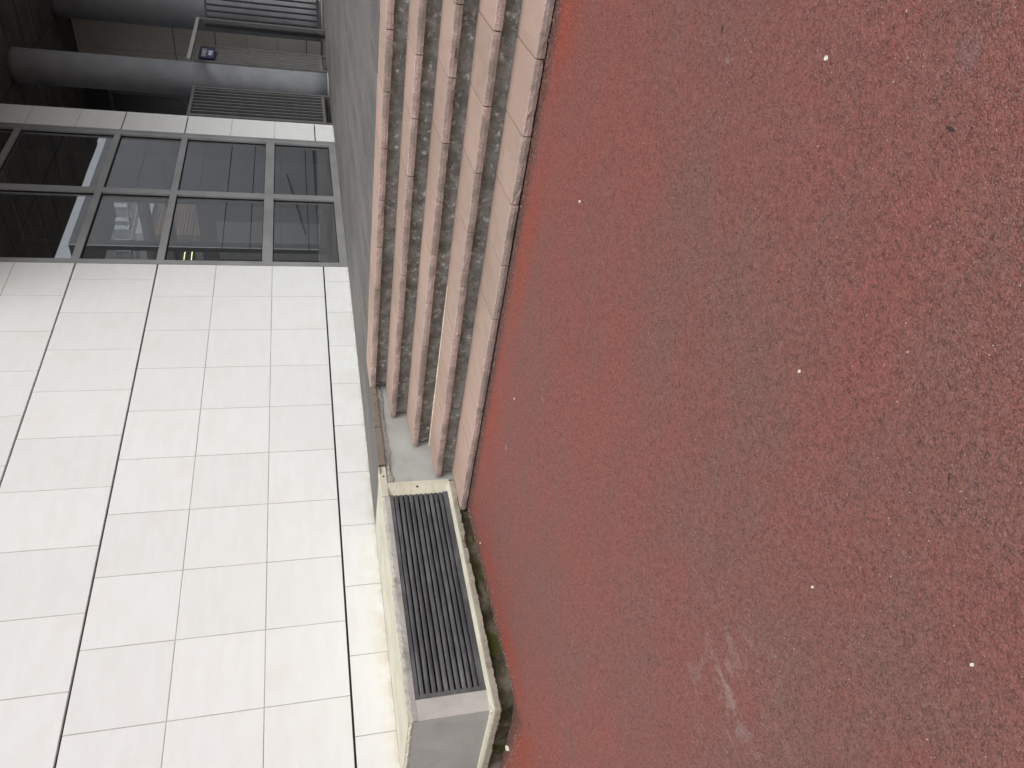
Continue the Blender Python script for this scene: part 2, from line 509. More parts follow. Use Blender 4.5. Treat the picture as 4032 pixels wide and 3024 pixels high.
def tiles(parent, origin, rz, length, rows, mat=TILE, thin=0.0065, wide=0.0175, jit=0.0009, name='wall_tile'):
    """rows: list of (z0, z1, lower joint is wide, upper joint is wide, [joint positions along the run])"""
    c, s_ = math.cos(rz), math.sin(rz)
    for z0, z1, wl, wu, js in rows:
        a = z0 + (wide if wl else thin) / 2
        b = z1 - (wide if wu else thin) / 2
        xs = [0.0 - thin / 2] + sorted(j for j in js if 0.03 < j < length - 0.03) + [length + thin / 2]
        for x0, x1 in zip(xs[:-1], xs[1:]):
            me = tile_mesh(x1 - x0 - thin, b - a, mat)
            lx = x0 + thin / 2; ly = random.uniform(-jit, jit)
            link(name, me, parent, (origin[0] + c * lx - s_ * ly, origin[1] + s_ * lx + c * ly, a + origin[2]), rz)

# ------------------------------------------------------------------ ground and terrace
def gz(x):
    return 0.015 * (x - 2.0)
edge = [(-30.0, 5.59), (1.745, 5.59)]
for (x0, y0), (x1, y1) in zip([(1.745, 5.59), (1.815, 5.15), (1.835, 4.92), (1.885, 4.795), (1.985, 4.755), (2.10, 4.720), (2.45, 4.785), (2.76, 4.792), (3.09, 4.800)],
                              [(1.815, 5.15), (1.835, 4.92), (1.885, 4.795), (1.985, 4.755), (2.10, 4.720), (2.45, 4.785), (2.76, 4.792), (3.09, 4.800), (3.53, 4.815)]):
    k = max(2, int(math.hypot(x1 - x0, y1 - y0) / 0.022))
    for i in range(1, k + 1):
        f = i / k
        edge.append((x0 + (x1 - x0) * f + random.uniform(-.006, .006), y0 + (y1 - y0) * f + random.uniform(-.008, .008)))
v = stp(OFF1 + 0.035, 4.63, 0); edge.append((v[0], v[1]))
v = stp(OFF1 + 0.035, -30, 0); edge.append((v[0], v[1]))
edge.append((-30.0, v[1]))
mb = MB()
k = len(edge)
mb.add([(x, y, gz(x)) for x, y in edge] + [(x, y, gz(x) - 0.05) for x, y in edge],
       [tuple(range(k))] + [(i, (i + 1) % k, k + (i + 1) % k, k + i) for i in range(k)])
kind(mb.build('red_ground', RED), 'structure', 'worn red asphalt ground in front of the steps')

mb = MB()
A5 = OFF1 + 4 * GO + TW
yk = 4.79
def on5(y, da=0.0):
    t = (y - NS.y * (A5 + da)) / DS.y
    return (NS * (A5 + da) + DS * t).x
far_y = -30.0
poly_main = [(on5(5.597), 5.597), (on5(far_y), far_y), (60, far_y), (60, 5.597)]
mb.add([(x, y, ZT) for x, y in poly_main], [(0, 1, 2, 3)])
wedge = [(3.955, 5.597), (3.93, yk), (on5(yk), yk), (on5(5.597), 5.597)]
mb.add([(x, y, ZT) for x, y in wedge], [(0, 1, 2, 3)])
mb.add([(12.12, 5.597, ZT), (60, 5.597, ZT), (60, 130, ZT), (12.12, 130, ZT)], [(0, 1, 2, 3)])
kind(mb.build('upper_terrace', ASPH), 'structure', 'grey asphalt terrace at the top of the steps')

mb = MB()
mb.box(1.2, 4.2, 4.60, 5.585, -0.30, -0.055)
kind(mb.build('gutter_bed', GUT), 'structure', 'dark mossy gutter bed under the concrete box')

# ------------------------------------------------------------------ staircase
stairs = thing('staircase', 'flight of five pink stone steps with grey concrete risers beside red ground', 'stairs')
PH = {0: 1.070, 1: 1.047, 2: 1.016, 3: 1.412 - 0.407, 4: 1.371 - 0.405}
LEN = 0.409
def tend(a, yy=4.817):
    return (yy - NS.y * a) / DS.y
def stone(i, t0, t1, last):
    a0 = OFF1 + GO * i; z = ZST[i]
    mb = MB()
    n = max(4, int((t1 - t0) / 0.035))
    rings = []
    jn = lambda s_: random.uniform(-s_, s_)
    tilt = jn(0.0012); lift = jn(0.0015)
    for j in range(n + 1):
        f = j / n
        row = []
        e = 0.0035 if j in (0, n) else 0
        rough = 1.0
        if random.random() < 0.07:
            rough = 4.0
        prof = [(0.006 + jn(.0014) * rough, -NH + jn(.0013) * rough), (0.000 + jn(.0012) * rough, -NH * 0.55 + jn(.001)),
                (0.001 + jn(.0009) * rough + e, -0.0060 + jn(.0008)), (0.007 + jn(.0010) * rough + e, -0.0010 - e * .6 + jn(.0003)), (0.030, -e * .3),
                (TW - 0.004, 0.0), (TW - 0.004, -NH), (0.10, -NH)]
        for da, dz in prof:
            a = a0 + da
            te = min(t1, tend(a)) if last else t1
            t = t0 + (te - t0) * f
            row.append(stp(a, t, z + dz + lift + tilt * (f - .5)))
        rings.append(row)
    mb.sweep(rings)
    return mb.build('tread_stone', STONE, stairs)
for i in range(5):
    t = PH[i] - LEN * 12
    js = []
    while t < tend(OFF1 + GO * i) - 0.12:
        js.append(t); t += LEN * (1 - 0.0015)
    js.append(tend(OFF1 + GO * i))
    if js[-1] - js[-2] < 0.15:
        del js[-2]
    for q in range(len(js) - 1):
        stone(i, js[q] + 0.0038, js[q + 1] - (0.0 if q == len(js) - 2 else 0.0038), q == len(js) - 2)
    # riser under this stone
    mb = MB()
    a = OFF1 + GO * i + (TW - GO) + 0.002
    zlo = ZST[i - 1] - 0.02 if i else -0.10
    zhi = ZST[i] - NH * 0.9
    n = 150; rings = []
    t0 = -3.8
    for j in range(n + 1):
        tt = t0 + (tend(a) - 0.001 - t0) * j / n
        rings.append([stp(a + random.uniform(-.0025, .0025), tt, zlo), stp(a + random.uniform(-.003, .003), tt, (zlo + zhi) / 2),
                      stp(a + 0.004 + random.uniform(-.003, .003), tt, zhi), stp(a + 0.35, tt, zhi), stp(a + 0.35, tt, zlo)])
    mb.sweep(rings)
    mb.build('riser', RISER, stairs)
# dark backing under the bottom stone, cream sealant bead at the foot of one riser
mb = MB()
mb.sweep([[stp(OFF1 + GO + TW - 0.054, t, ZST[1] + 0.001), stp(OFF1 + GO + TW - 0.0605 + random.uniform(-.0015, .0015), t, ZST[1] + 0.0015), stp(OFF1 + GO + TW - 0.052, t, ZST[1] + 0.006 + random.uniform(-.002, .002))]
          for t in [2.9 + (tend(OFF1 + GO + TW - .05) - 2.9) * j / 40 for j in range(41)]])
mb.build('sealant_bead', M_simple('cream_sealant', (0.72, 0.68, 0.52), 0.6, 0.1, 20), stairs)

def text_mesh(body, size, mat, name, parent, mtx, bold=0.0, spacing=1.0):
    cu = bpy.data.curves.new(name, 'FONT')
    cu.body = body; cu.size = size; cu.align_x = 'CENTER'; cu.align_y = 'CENTER'
    cu.extrude = 0.0006; cu.offset = bold; cu.space_character = spacing
    ob = bpy.data.objects.new(name, cu)
    COL.objects.link(ob)
    dg = bpy.context.evaluated_depsgraph_get()
    dg.update()
    me = bpy.data.meshes.new_from_object(ob.evaluated_get(dg))
    bpy.data.objects.remove(ob)
    me.materials.clear(); me.materials.append(mat)
    me.transform(mtx)
    return link(name, me, parent)
# stamped mark on the front of the third stone
ctr = Vector(stp(OFF1 + 2 * GO - 0.0032, 1.27, ZST[2] - 0.036))
mt = Matrix((DS * -1, Vector((0, 0, 1)), -NS)).transposed().to_4x4(); mt.translation = ctr
text_mesh('BIAVVI', 0.020, HOLE, 'stamped_letters', stairs, mt)

# ------------------------------------------------------------------ low retaining wall between steps and wall
ret = thing('retaining_wall', 'low smooth grey concrete wall with worn kerb at the left end of the steps', 'wall')
FY = 4.823
mb = MB()
mb.box(3.845, 5.05, FY + 0.018, FY + 0.13, -0.1, 0.592)
mb.build('face_slab', GREYP, ret)
mb = MB(); rings = []
n = 48
for j in range(n + 1):
    x = 3.846 + (5.14 - 3.846) * j / n
    r_ = lambda s_: random.uniform(-s_, s_)
    rings.append([(x, FY + 0.010 + r_(.007), 0.590 + r_(.012)), (x, FY - 0.002 + r_(.006), 0.612 + r_(.006)), (x, FY + 0.001 + r_(.005), 0.638 + r_(.004)), (x, FY + 0.10, 0.640), (x, FY + 0.10, 0.58)])
mb.sweep(rings); mb.build('mortar_bed', LIGHTP, ret)
for x0, x1 in ((4.012, 4.437), (4.445, 4.846), (4.853, 5.045)):
    mb = MB(); rings = []
    n = 10
    for j in range(n + 1):
        x = x0 + (x1 - x0) * j / n
        r_ = lambda s_: random.uniform(-s_, s_)
        rings.append([(x, FY + r_(.004), 0.640), (x, FY - 0.003 + r_(.004), 0.668 + r_(.004)), (x, FY + 0.012 + r_(.003), 0.688 + r_(.002)), (x, yk - 0.001 + 0.0, ZT + 0.001), (x, yk - 0.001, 0.640)])
    mb.sweep(rings); mb.build('kerb_stone', KERB, ret)

# ------------------------------------------------------------------ concrete vent box
box = thing('vent_box', 'cream and grey concrete ventilation box with dark louvred grille at the wall foot', 'vent box')
X0, X1 = 1.885, 3.832
GX0, GX1, GZ0, GZ1 = 2.022, 3.712, 0.155, 0.632
LX = 1.795                     # where the left side meets the wall
def jit(s_): return random.uniform(-s_, s_)
# cap: painted top
mb = MB()
front = [(X0 + 0.001 + (3.955 - X0) * j / 60, FY + 0.004 + jit(.004)) for j in range(61)]
poly = front + [(3.955, 5.596), (LX, 5.596)]
mb.prism(poly, 0.668, ZT + 0.002)
mb.build('top_cap', CREAM, box)
# upper grey front strip with chipped arris
mb = MB(); rings = []
for j in range(81):
    x = X0 + 0.004 + (3.70 - X0) * j / 80
    rings.append([(x, FY - 0.001, GZ1 + 0.001), (x, FY - 0.003 + jit(.003), 0.670 + jit(.007)), (x, FY + 0.008 + jit(.007), 0.694 + jit(.005)), (x, FY + 0.10, 0.690), (x, FY + 0.10, GZ1 + 0.001)])
mb.sweep(rings); mb.build('front_strip', LIGHTP, box)
# left pier of the front
mb = MB()
mb.box(X0, GX0, FY, FY + 0.12, 0.10, GZ1)
mb.build('front_pier', PINKP, box)
# left side wall
mb = MB()
mb.prism([(X0 - 0.001, FY + 0.004), (X0 + 0.10, FY + 0.13), (LX + 0.10, 5.596), (LX, 5.596)], 0.10, 0.667)
mb.build('side_wall', GREYP, box)
mb = MB(); rings = []
for j in range(31):
    f = j / 30
    x = X0 + (LX - X0) * f; y = FY + (5.59 - FY) * f
    rings.append([(x - 0.002 + jit(.002), y, 0.664), (x - 0.006 + jit(.003), y, 0.676 + jit(.004)), (x + 0.006 + jit(.004), y, 0.696 + jit(.003)), (x + 0.06, y, 0.692), (x + 0.06, y, 0.664)])
mb.sweep(rings); mb.build('side_arris', CREAM, box)
# right jamb: outer flat band, then a splay back to the grille
mb = MB()
prof = [(X1, FY - 0.012), (X1 - 0.042, FY - 0.012), (GX1 - 0.002, FY + 0.018), (GX1 - 0.002, FY + 0.12), (X1, FY + 0.12)]
mb.prism(prof[::-1], 0.128, 0.638)
mb.build('jamb', CREAM, box)
mb = MB()
mb.box(GX1 - 0.012, 4.005, FY - 0.013, FY + 0.11, 0.640, ZT + 0.003)
mb.build('lintel_band', CREAM, box)
# base ledge: painted splay and raw concrete lip, running round the corner
def ledge(pts, nrm, n):
    ra, rb = [], []
    chip = 0.0
    for j in range(n + 1):
        f = j / n
        x = pts[0][0] + (pts[1][0] - pts[0][0]) * f; y = pts[0][1] + (pts[1][1] - pts[0][1]) * f
        chip = chip * 0.7 + jit(.0022)
        if random.random() < 0.03:
            chip -= 0.014
        P = lambda o, z: (x + nrm[0] * o, y + nrm[1] * o, z)
        ra.append([P(-0.02, 0.158), P(-0.004, 0.156), P(0.013 + jit(.001), 0.147 + jit(.0012)), P(0.021, 0.129), P(-0.06, 0.129)])
        rb.append([P(0.0205 + jit(.001), 0.1305), P(0.026 + jit(.002), 0.122 + jit(.002)), P(0.027 + chip * .5 + jit(.003), 0.088 - chip + jit(.003)), P(0.005, 0.080 - chip * .5), P(-0.06, 0.080)])
    MB().sweep(ra).build('ledge_splay', CREAM, box)
    MB().sweep(rb).build('ledge_lip', LIPC, box)
dl = math.hypot(LX - X0, 5.59 - FY)
nl = ((-(5.59 - FY)) / dl, (LX - X0) / dl)
ledge([(X0 - 0.016, FY), (3.80, FY)], (0, -1), 150)
ledge([(X0, FY - 0.016), (LX, 5.59)], nl, 60)
# face under the ledge
mb = MB()
mb.prism([(X0 + 0.02, FY + 0.03), (3.845, FY + 0.03), (3.845, FY + 0.2), (X0 + 0.2, FY + 0.2), (LX + 0.2, 5.59), (LX + 0.02, 5.59)], -0.28, 0.10)
mb.build('footing', GUT, box)
for x, y, z in ((3.775, FY - 0.0115, 0.40), (3.90, FY - 0.0125, 0.664), (3.05, FY - 0.0225, 0.100), (2.66, FY - 0.0225, 0.104), (2.12, FY - 0.0225, 0.103)):
    mb = MB(); mb.tube((x, y - 0.0012, z), (x, y + 0.004, z), 0.0085, 9); mb.build('tie_hole', HOLE, box)
# cavity and grille
mb = MB()
mb.add([(GX0, FY + .11, GZ0), (GX1, FY + .11, GZ0), (GX1, FY + .11, GZ1), (GX0, FY + .11, GZ1)], [(0, 1, 2, 3)])
mb.build('cavity', HOLE, box)
gr = MB()
gr.box(GX0, GX0 + 0.030, FY - 0.004, FY + 0.03, GZ0, GZ1)
gr.box(GX0 + 0.030, GX1 - 0.001, FY + 0.002, FY + 0.03, GZ1 - 0.028, GZ1)
gr.box(GX0 + 0.030, GX1 - 0.001, FY - 0.002, FY + 0.03, GZ0 + 0.001, GZ0 + 0.040)
grille = gr.build('grille', SLAT, box)
for k in range(10):
    zc = 0.581 - k * 0.0407
    rings = []
    n = 26
    ang = jit(.04)
    for j in range(n + 1):
        x = GX0 + 0.031 + (GX1 - 0.004 - GX0 - 0.031) * j / n
        row = []
        sag = 0.0006 * math.sin(j * .9 + k)
        for dy, dz in ((0.020, 0.0152), (0.008, 0.0152), (0.0025, 0.0135), (0.000, 0.0095), (-0.0012, 0.0), (0.000, -0.0095), (0.0025, -0.0135), (0.008, -0.0150), (0.020, -0.0150)):
            row.append((x, FY + 0.004 + dy + ang * .08 * dz / .0152, zc + dz + sag))
        rings.append(row)
    mb = MB(); mb.sweep(rings)
    mb.build('slat', SLAT, grille, smooth=False)
for x, z in ((GX0 + .015, GZ0 + .02), (GX0 + .015, GZ1 - .015), (3.2, GZ0 + .018), (2.7, GZ1 - .014), (3.3, GZ1 - .014)):
    mb = MB(); mb.tube((x, FY - 0.0065, z), (x, FY + 0.004, z), 0.004, 8); mb.build('screw', DKMET, grille)

# ------------------------------------------------------------------ white clad building
bld = thing('clad_building', 'white tile-clad building with tall grey-framed window above the terrace', 'building')
ZC, ZJ2, ZJ1, ZB, ZA, ZN = 1.000, 1.6214, 2.278, 2.939, 3.824, 4.444
WE = 8.026
TWD = 0.6182
WX = -1.6
ja = [7.400 - TWD * k - WX for k in range(16)]
jb = [7.712 - TWD * k - WX for k in range(16)]
def rows_for(ja, jb, z0=ZT):
    return [(z0, ZC, False, True, jb), (ZC, ZJ2, True, False, ja), (ZJ2, ZJ1, False, False, ja), (ZJ1, ZB, False, True, ja),
            (ZB, ZA, True, True, jb), (ZA, ZN, True, False, ja), (ZN, 5.10, False, False, ja), (5.10, 5.76, False, True, ja)]
tiles(bld, (WX, 5.6, 0), 0.0, WE - WX, rows_for(ja, jb, ZT - 0.002))
tiles(bld, (11.505, 5.6, 0), 0.0, 0.62, rows_for([], [], ZT + 0.004))
mb = MB()
for x0, x1 in ((WX, WE - 0.001), (11.507, 12.12)):
    for z0, z1 in ((ZT - .1, ZC - 0.012), (ZC + 0.012, ZB - 0.012), (ZB + 0.012, ZA - 0.012), (ZA + 0.012, 5.748)):
        mb.box(x0, x1, 5.6022, 5.635, z0, z1)
mb.build('mortar_backing', MORTAR, bld)
mb = MB()
mb.box(WX, WE, 5.637, 5.95, ZT - 0.3, 9.0)
mb.box(11.506, 12.105, 5.637, 6.0, ZT - 0.3, 5.86)
mb.build('wall_core', DARKGAP, bld)
mb = MB()
mb.box(WX, 5.0, 5.6045, 5.6365, -0.4, ZT - 0.006)
mb.build('plinth', KERB, bld)
mb = MB()
mb.box(WX, 6.99, 5.603, 5.636, 5.772, 9.0)
mb.build('upper_wall', TILE, bld)
mb = MB()
mb.box(12.106, 12.124, 5.603, 6.02, ZT + .004, 5.86)
mb.build('pillar_return', TILE, bld)
mb = MB()
rings = [[(3.96 + (WE - 3.96) * j / 60, 5.599, ZT - 0.004), (3.96 + (WE - 3.96) * j / 60, 5.588 + jit(.004), ZT + 0.0015), (3.96 + (WE - 3.96) * j / 60, 5.599, ZT + 0.005 + jit(.003))] for j in range(61)]
mb.sweep(rings); mb.build('wall_foot_bead', LIGHTP, bld)

# window: frame with two columns and rows of panes
win = MB()
fy0, fy1 = 5.592, 5.66
MX0, MX1 = 9.665, 9.785
WX1 = 11.495
rowsz = [(ZT + 0.002, 0.795), (1.622, 1.748), (2.880, 2.965), (3.800, 3.884), (5.10, 5.18), (5.80, 5.872)]
win.box(WE + 0.004, 8.108, fy0, fy1, ZT + .004, 5.872)
win.box(MX0, MX1, fy0 + .002, fy1, rowsz[0][1], 5.80)
win.box(11.352, WX1 + 0.006, fy0, fy1, ZT + .004, 5.872)
for z0, z1 in rowsz:
    win.box(8.108, 11.352, fy0 + .004, fy1 - .001, z0, z1)
# thin outer flange beside the pillar and the wall
win.box(11.446, 11.458, fy0 - 0.006, fy0 + .001, ZT + .004, 5.872)
window = win.build('window', FRAME, bld)
bead = MB()
for xa, xb in ((8.108, MX0), (MX1, 11.352)):
    for (a0, a1), (b0, b1) in zip(rowsz[:-1], rowsz[1:]):
        g = MB()
        g.box(xa + .004, xb - .004, 5.632, 5.638, a1 + .002, b0 - .002)
        g.build('glass_pane', GLASS, window)
        # black gasket round the pane
        for bx in ((xa, xa + .010, a1, b0), (xb - .010, xb, a1, b0), (xa + .010, xb - .010, a1, a1 + .010), (xa + .010, xb - .010, b0 - .010, b0)):
            bead.box(bx[0], bx[1], 5.622, 5.644, bx[2], bx[3])
bead.build('gasket', HOLE, window)

# soffit over porch, lobby and the strip in front of the window
sx0, sx1, sy0, sy1, sz = 7.0, 18.2, 2.0, 11.45, 5.88
mb = MB()
mb.box(sx0, 18.6, sy0, sy1, sz + 0.035, 9.0)
soffit = mb.build('soffit', DARKGAP, bld)
pw, pd = 0.78, 1.35
nx = int(round((sx1 - sx0) / pw)); ny = int(round((sy1 - sy0) / pd))
pme = MB(); pme.box(0.013, (sx1 - sx0) / nx - 0.013, 0.013, (sy1 - sy0) / ny - 0.013, 0, 0.03)
p0 = pme.build('soffit_panel', SOFF, soffit); first = True
for i in range(nx):
    for j in range(ny):
        o = p0 if first else link('soffit_panel', p0.data, soffit)
        first = False
        o.location = (sx0 + (sx1 - sx0) / nx * i, sy0 + (sy1 - sy0) / ny * j, sz + jit(.004))

# lobby behind the glass
mb = MB()
mb.add([(WE + .02, 5.67, ZT + .012), (12.1, 5.67, ZT + .012), (12.1, 9.4, ZT + .012), (WE + .02, 9.4, ZT + .012)], [(0, 1, 2, 3)])
mb.build('lobby_floor', FLOOR, bld)
mb = MB()
mb.box(WE - 0.08, WE + 0.0, 5.952, 9.5, ZT, 5.87)
mb.box(WE + .001, 12.16, 9.41, 9.5, ZT, 5.87)
mb.build('lobby_wall', INWALL, bld)
sg = MB()
for y0, y1 in ((6.022, 6.08), (7.06, 7.16), (7.98, 8.13), (9.33, 9.40)):
    sg.box(12.06, 12.16, y0, y1, ZT + .014, 5.868)
for z0, z1 in ((ZT + .014, 0.80), (3.40, 3.48), (5.80, 5.866)):
    for y0, y1 in ((6.08, 7.06), (7.16, 7.98), (8.13, 9.33)):
        sg.box(12.07, 12.15, y0, y1, z0, z1)
side = sg.build('side_window', SHADW, bld)
for y0, y1 in ((6.08, 7.06), (7.16, 7.98), (8.13, 9.33)):
    for z0, z1 in ((0.80, 3.40), (3.48, 5.80)):
        g = MB(); g.box(12.105, 12.111, y0 + .002, y1 - .002, z0 + .002, z1 - .002); g.build('glass_pane', GLASS, side)

# ------------------------------------------------------------------ porch: columns, far wall, fences, gate, sign
def column(cx, cy, r, label):
    t = thing('round_column', label, 'column', 'round porch columns')
    mb = MB(); rings = []
    for z in [ZT + .001] + [ZT + 0.3 * k for k in range(1, 18)] + [5.879]:
        rr = r
        rings.append([(cx + rr * math.cos(2 * math.pi * i / 56), cy + rr * math.sin(2 * math.pi * i / 56), z) for i in range(56)])
    mb.sweep(rings)
    mb.build('shaft', COLM, t, smooth=True)
    mb = MB(); rings = []
    for z in (ZT + .0012, ZT + .018):
        rr = r + 0.012
        rings.append([(cx + rr * math.cos(2 * math.pi * i / 40), cy + rr * math.sin(2 * math.pi * i / 40), z) for i in range(40)])
    mb.sweep(rings); mb.build('base_joint', LIGHTP, t)
    return t
column(14.15, 5.84, 0.285, 'round blue-grey column nearest the white pillar, beside the barred fence')
column(17.45, 5.72, 0.40, 'round blue-grey column behind the open black gate')

fw = thing('porch_wall', 'shaded tile-clad wall at the far side of the dark porch', 'wall')
XF = 18.2
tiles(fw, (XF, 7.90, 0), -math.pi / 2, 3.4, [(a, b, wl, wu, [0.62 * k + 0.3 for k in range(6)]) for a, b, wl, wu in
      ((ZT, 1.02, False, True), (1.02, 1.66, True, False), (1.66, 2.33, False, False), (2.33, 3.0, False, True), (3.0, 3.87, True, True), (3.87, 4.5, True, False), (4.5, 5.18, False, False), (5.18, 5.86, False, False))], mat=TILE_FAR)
mb = MB()
mb.box(XF + .032, XF + .3, 4.5, 10.77, ZT - .1, 5.87)
mb.box(XF + .034, XF + .3, 10.771, 14.5, ZT - .1, 3.88)
mb.build('wall_core', DARKGAP, fw)
mb = MB()
mb.box(XF + .005, XF + .031, 8.95, 10.768, ZT, 5.868)
mb.box(XF + .005, XF + .031, 10.772, 11.28, ZT, 3.87)
mb.box(XF + .005, XF + .031, 11.28, 14.4, 3.45, 3.87)
mb.build('dark_cladding', SHADW, fw)
# framed dark doors between the tiles and the dark cladding
dr = MB()
dr.box(XF - .02, XF + .03, 7.912, 7.98, ZT, 5.42)
dr.box(XF - .02, XF + .03, 8.87, 8.94, ZT, 5.42)
dr.box(XF - .02, XF + .03, 7.98, 8.87, 5.35, 5.42)
dr.box(XF - .02, XF + .03, 7.98, 8.87, 3.74, 3.82)
door = dr.build('door_frame', DKMET, fw)
g = MB(); g.box(XF + .012, XF + .018, 7.982, 8.868, 3.822, 5.348); g.build('glass_pane', M_simple('tinted_glass', (0.055, 0.058, 0.062), 0.35, 0.1, 1.0), door)
g = MB(); g.box(XF + .012, XF + .018, 7.982, 8.868, ZT, 3.738); g.build('door_leaf', DARKIN, door)
wp = MB(); wp.box(XF + .006, XF + .03, 11.29, 12.50, 0.75, 3.44)
wp.build('white_panel', WHITEP, fw)
mb = MB(); mb.box(XF - .11, XF + .004, 10.58, 10.74, 4.60, 4.80); mb.build('wall_lamp', HOLE, fw)

def fence(label, cat, name, p0, p1, zb, zt, nb, mat, bw=0.022, top=0.05, slope=0.0, barmat=None, deep=0.028):
    """upright bars between rails; p0, p1 are plan points"""
    t = thing(name, label, cat, 'grey barred fence panels' if name == 'bar_fence' else None)
    d = Vector((p1[0] - p0[0], p1[1] - p0[1], 0)); L = d.length
    ang = math.atan2(d.y, d.x)
    def part(nm, x0, x1, y0, y1, z0, z1, z1b=None):
        mb = MB(); mb.box(x0, x1, y0, y1, z0, z1)
        if z1b is not None:
            for k in (5, 6):
                x_, y_, z_ = mb.v[k]; mb.v[k] = (x_, y_, z1b)
        o = mb.build(nm, mat if nm != 'bar' or barmat is None else barmat, t)
        o.location = (p0[0], p0[1], 0); o.rotation_euler[2] = ang
        return o
    part('rail', 0, L, -.02, .02, zb - 0.05, zb)
    o = part('rail', 0, L, -.02, .02, zt, zt + top, zt + top + slope)
    if slope:
        me = o.data
        for vv in me.vertices:
            if vv.co.x > L / 2 and vv.co.z < zt + top:
                vv.co.z += slope
    for x in (0.0, L):
        part('post', x - .022, x + .022, -.025, .025, ZT + 0.001, zt + top + (slope if x else 0) + .004)
    for k in range(nb):
        x = L * (k + 0.5) / nb
        part('bar', x - bw / 2, x + bw / 2, -deep / 2, deep / 2, zb + .0005, zt + slope * x / L - .0005)
    return t
fence('grey barred fence panel between the white pillar and the near column', 'fence', 'bar_fence', (12.39, 5.72), (13.50, 5.72), 0.84, 2.95, 9, DKMET, 0.030)
fence('grey barred fence panel carrying the blue sign, right of the near column', 'fence', 'bar_fence', (14.25, 5.56), (15.08, 5.60), 0.83, 2.95, 9, DKMET, 0.070, deep=0.018)
fence('black barred gate standing open in front of the far column', 'gate', 'swing_gate', (15.62, 5.40), (17.0, 4.62), 0.84, 2.86, 11, BLKMET, 0.026, 0.035, 0.10)
bdrop = thing('dark_backdrop', 'added black screen panel just behind the fence by the white pillar', 'backdrop')
mb = MB(); mb.box(12.36, 13.62, 5.79, 5.81, 0.76, 2.95); mb.build('sheet', BLKMET, bdrop)  # added black sheet with posts, stands for the dark space behind the bars
mb = MB(); mb.box(12.33, 12.359, 5.785, 5.815, ZT + .001, 2.98); mb.build('post', BLKMET, bdrop)
mb = MB(); mb.box(13.621, 13.65, 5.785, 5.815, ZT + .001, 2.98); mb.build('post', BLKMET, bdrop)
ft = thing('top_beam', 'light grey steel rail running above the barred fence', 'beam')
mb = MB(); mb.box(13.6, 15.62, 5.26, 5.33, 2.99, 3.05); mb.build('rail', FRAME, ft)
mb = MB(); mb.box(15.56, 15.62, 5.262, 5.328, ZT + .001, 2.988); mb.build('post', DKMET, ft)

sg = thing('notice_sign', 'small dark blue sign with white French lettering on the fence', 'sign')
mb = MB(); mb.box(14.335, 14.845, 5.515, 5.523, 2.685, 2.955)
mb.build('plate', M_simple('sign_blue', (0.010, 0.016, 0.075), 0.35, 0.1), sg)
WTX = M_simple('sign_white', (0.78, 0.79, 0.80), 0.5, 0.03)
for body, z in (('PROPRI\u00c9T\u00c9', 2.862), ('PRIV\u00c9E', 2.752)):
    mt = Matrix((Vector((1, 0, 0)), Vector((0, 0, 1)), Vector((0, -1, 0)))).transposed().to_4x4()
    mt.translation = (14.59, 5.514, z)
    mt = mt @ Matrix.Diagonal((0.86, 1.15, 1, 1))
    text_mesh(body, 0.088, WTX, 'lettering', sg, mt, 0.0012)

# ------------------------------------------------------------------ other wing across the terrace (out of frame, mirrored in the glass)
wing = thing('opposite_wing', 'white tile-clad wing with a handrail, seen mirrored in the tall window', 'building')
tiles(wing, (33.5, -3.5, 0), math.pi, 11.3, [(a, b, wl, wu, [0.9 * k for k in range(13)]) for a, b, wl, wu in
      ((ZT, 1.0, False, True), (1.0, 1.95, True, False), (1.95, 2.94, False, True), (2.94, 3.82, True, True), (3.82, 4.8, True, False), (4.8, 5.8, False, False), (5.8, 6.9, False, False), (6.9, 8.4, False, False))], wide=0.03)
mb = MB(); mb.box(22.21, 33.5, -7.0, -3.532, ZT - .1, 8.4); mb.build('wall_core', DARKGAP, wing)
mb = MB()
mb.tube((23.0, -3.42, 1.10), (27.2, -3.42, 1.72), 0.025, 10)
mb.build('handrail', DKMET, wing)

# ------------------------------------------------------------------ courtyard seen through the glass
wood = thing('timber_house', 'timber-slatted house in the courtyard seen through the window', 'house')
mb = MB(); mb.box(24.86, 34, 16.06, 24, ZT, 6.45); mb.build('wall_core', DARKIN, wood)
mb = MB(); mb.box(24.70, 34.1, 15.9, 24.1, 6.56, 6.95); mb.build('roof_edge', WHITEP, wood)
zz = 2.2
bx = MB(); bx.box(0, 9.2, 0, 0.05, 0, 0.088); b0 = None
by = MB(); by.box(0, 0.05, 0, 8.0, 0, 0.088); c0 = None
while zz < 6.5:
    if b0 is None:
        b0 = bx.build('board', WOOD, wood); c0 = by.build('board', WOOD, wood); o1, o2 = b0, c0
    else:
        o1 = link('board', b0.data, wood); o2 = link('board', c0.data, wood)
    o1.location = (24.80, 16.0, zz); o2.location = (24.80, 16.051, zz)
    zz += 0.115
mb = MB(); mb.box(24.74, 24.798, 16.44, 16.50, 4.4, 5.82)
mb.build('lime_jamb', M_simple('lime_paint', (0.42, 0.50, 0.03), 0.5, 0.05), wood)
mb = MB(); mb.box(24.75, 24.797, 16.505, 17.6, 4.4, 5.80); mb.build('dark_opening', DARKIN, wood)
mb = MB(); mb.box(24.745, 24.7495, 16.52, 17.04, 4.6, 5.05); mb.build('pale_panel', M_simple('pale_green', (0.30, 0.38, 0.33), 0.5, 0.05), wood)
LED = NT('led_tube').bsdf((0.9, 0.95, 0.5), 0.5, emis=(0.9, 1.0, 0.45), estr=4.0)
for pa, pb in (((16.69, 5.41), (17.23, 5.54)), ((16.52, 5.13), (17.04, 5.24))):
    mb = MB(); mb.tube((24.73, pa[0], pa[1]), (24.73, pb[0], pb[1]), 0.014, 8); mb.build('light_tube', LED, wood)

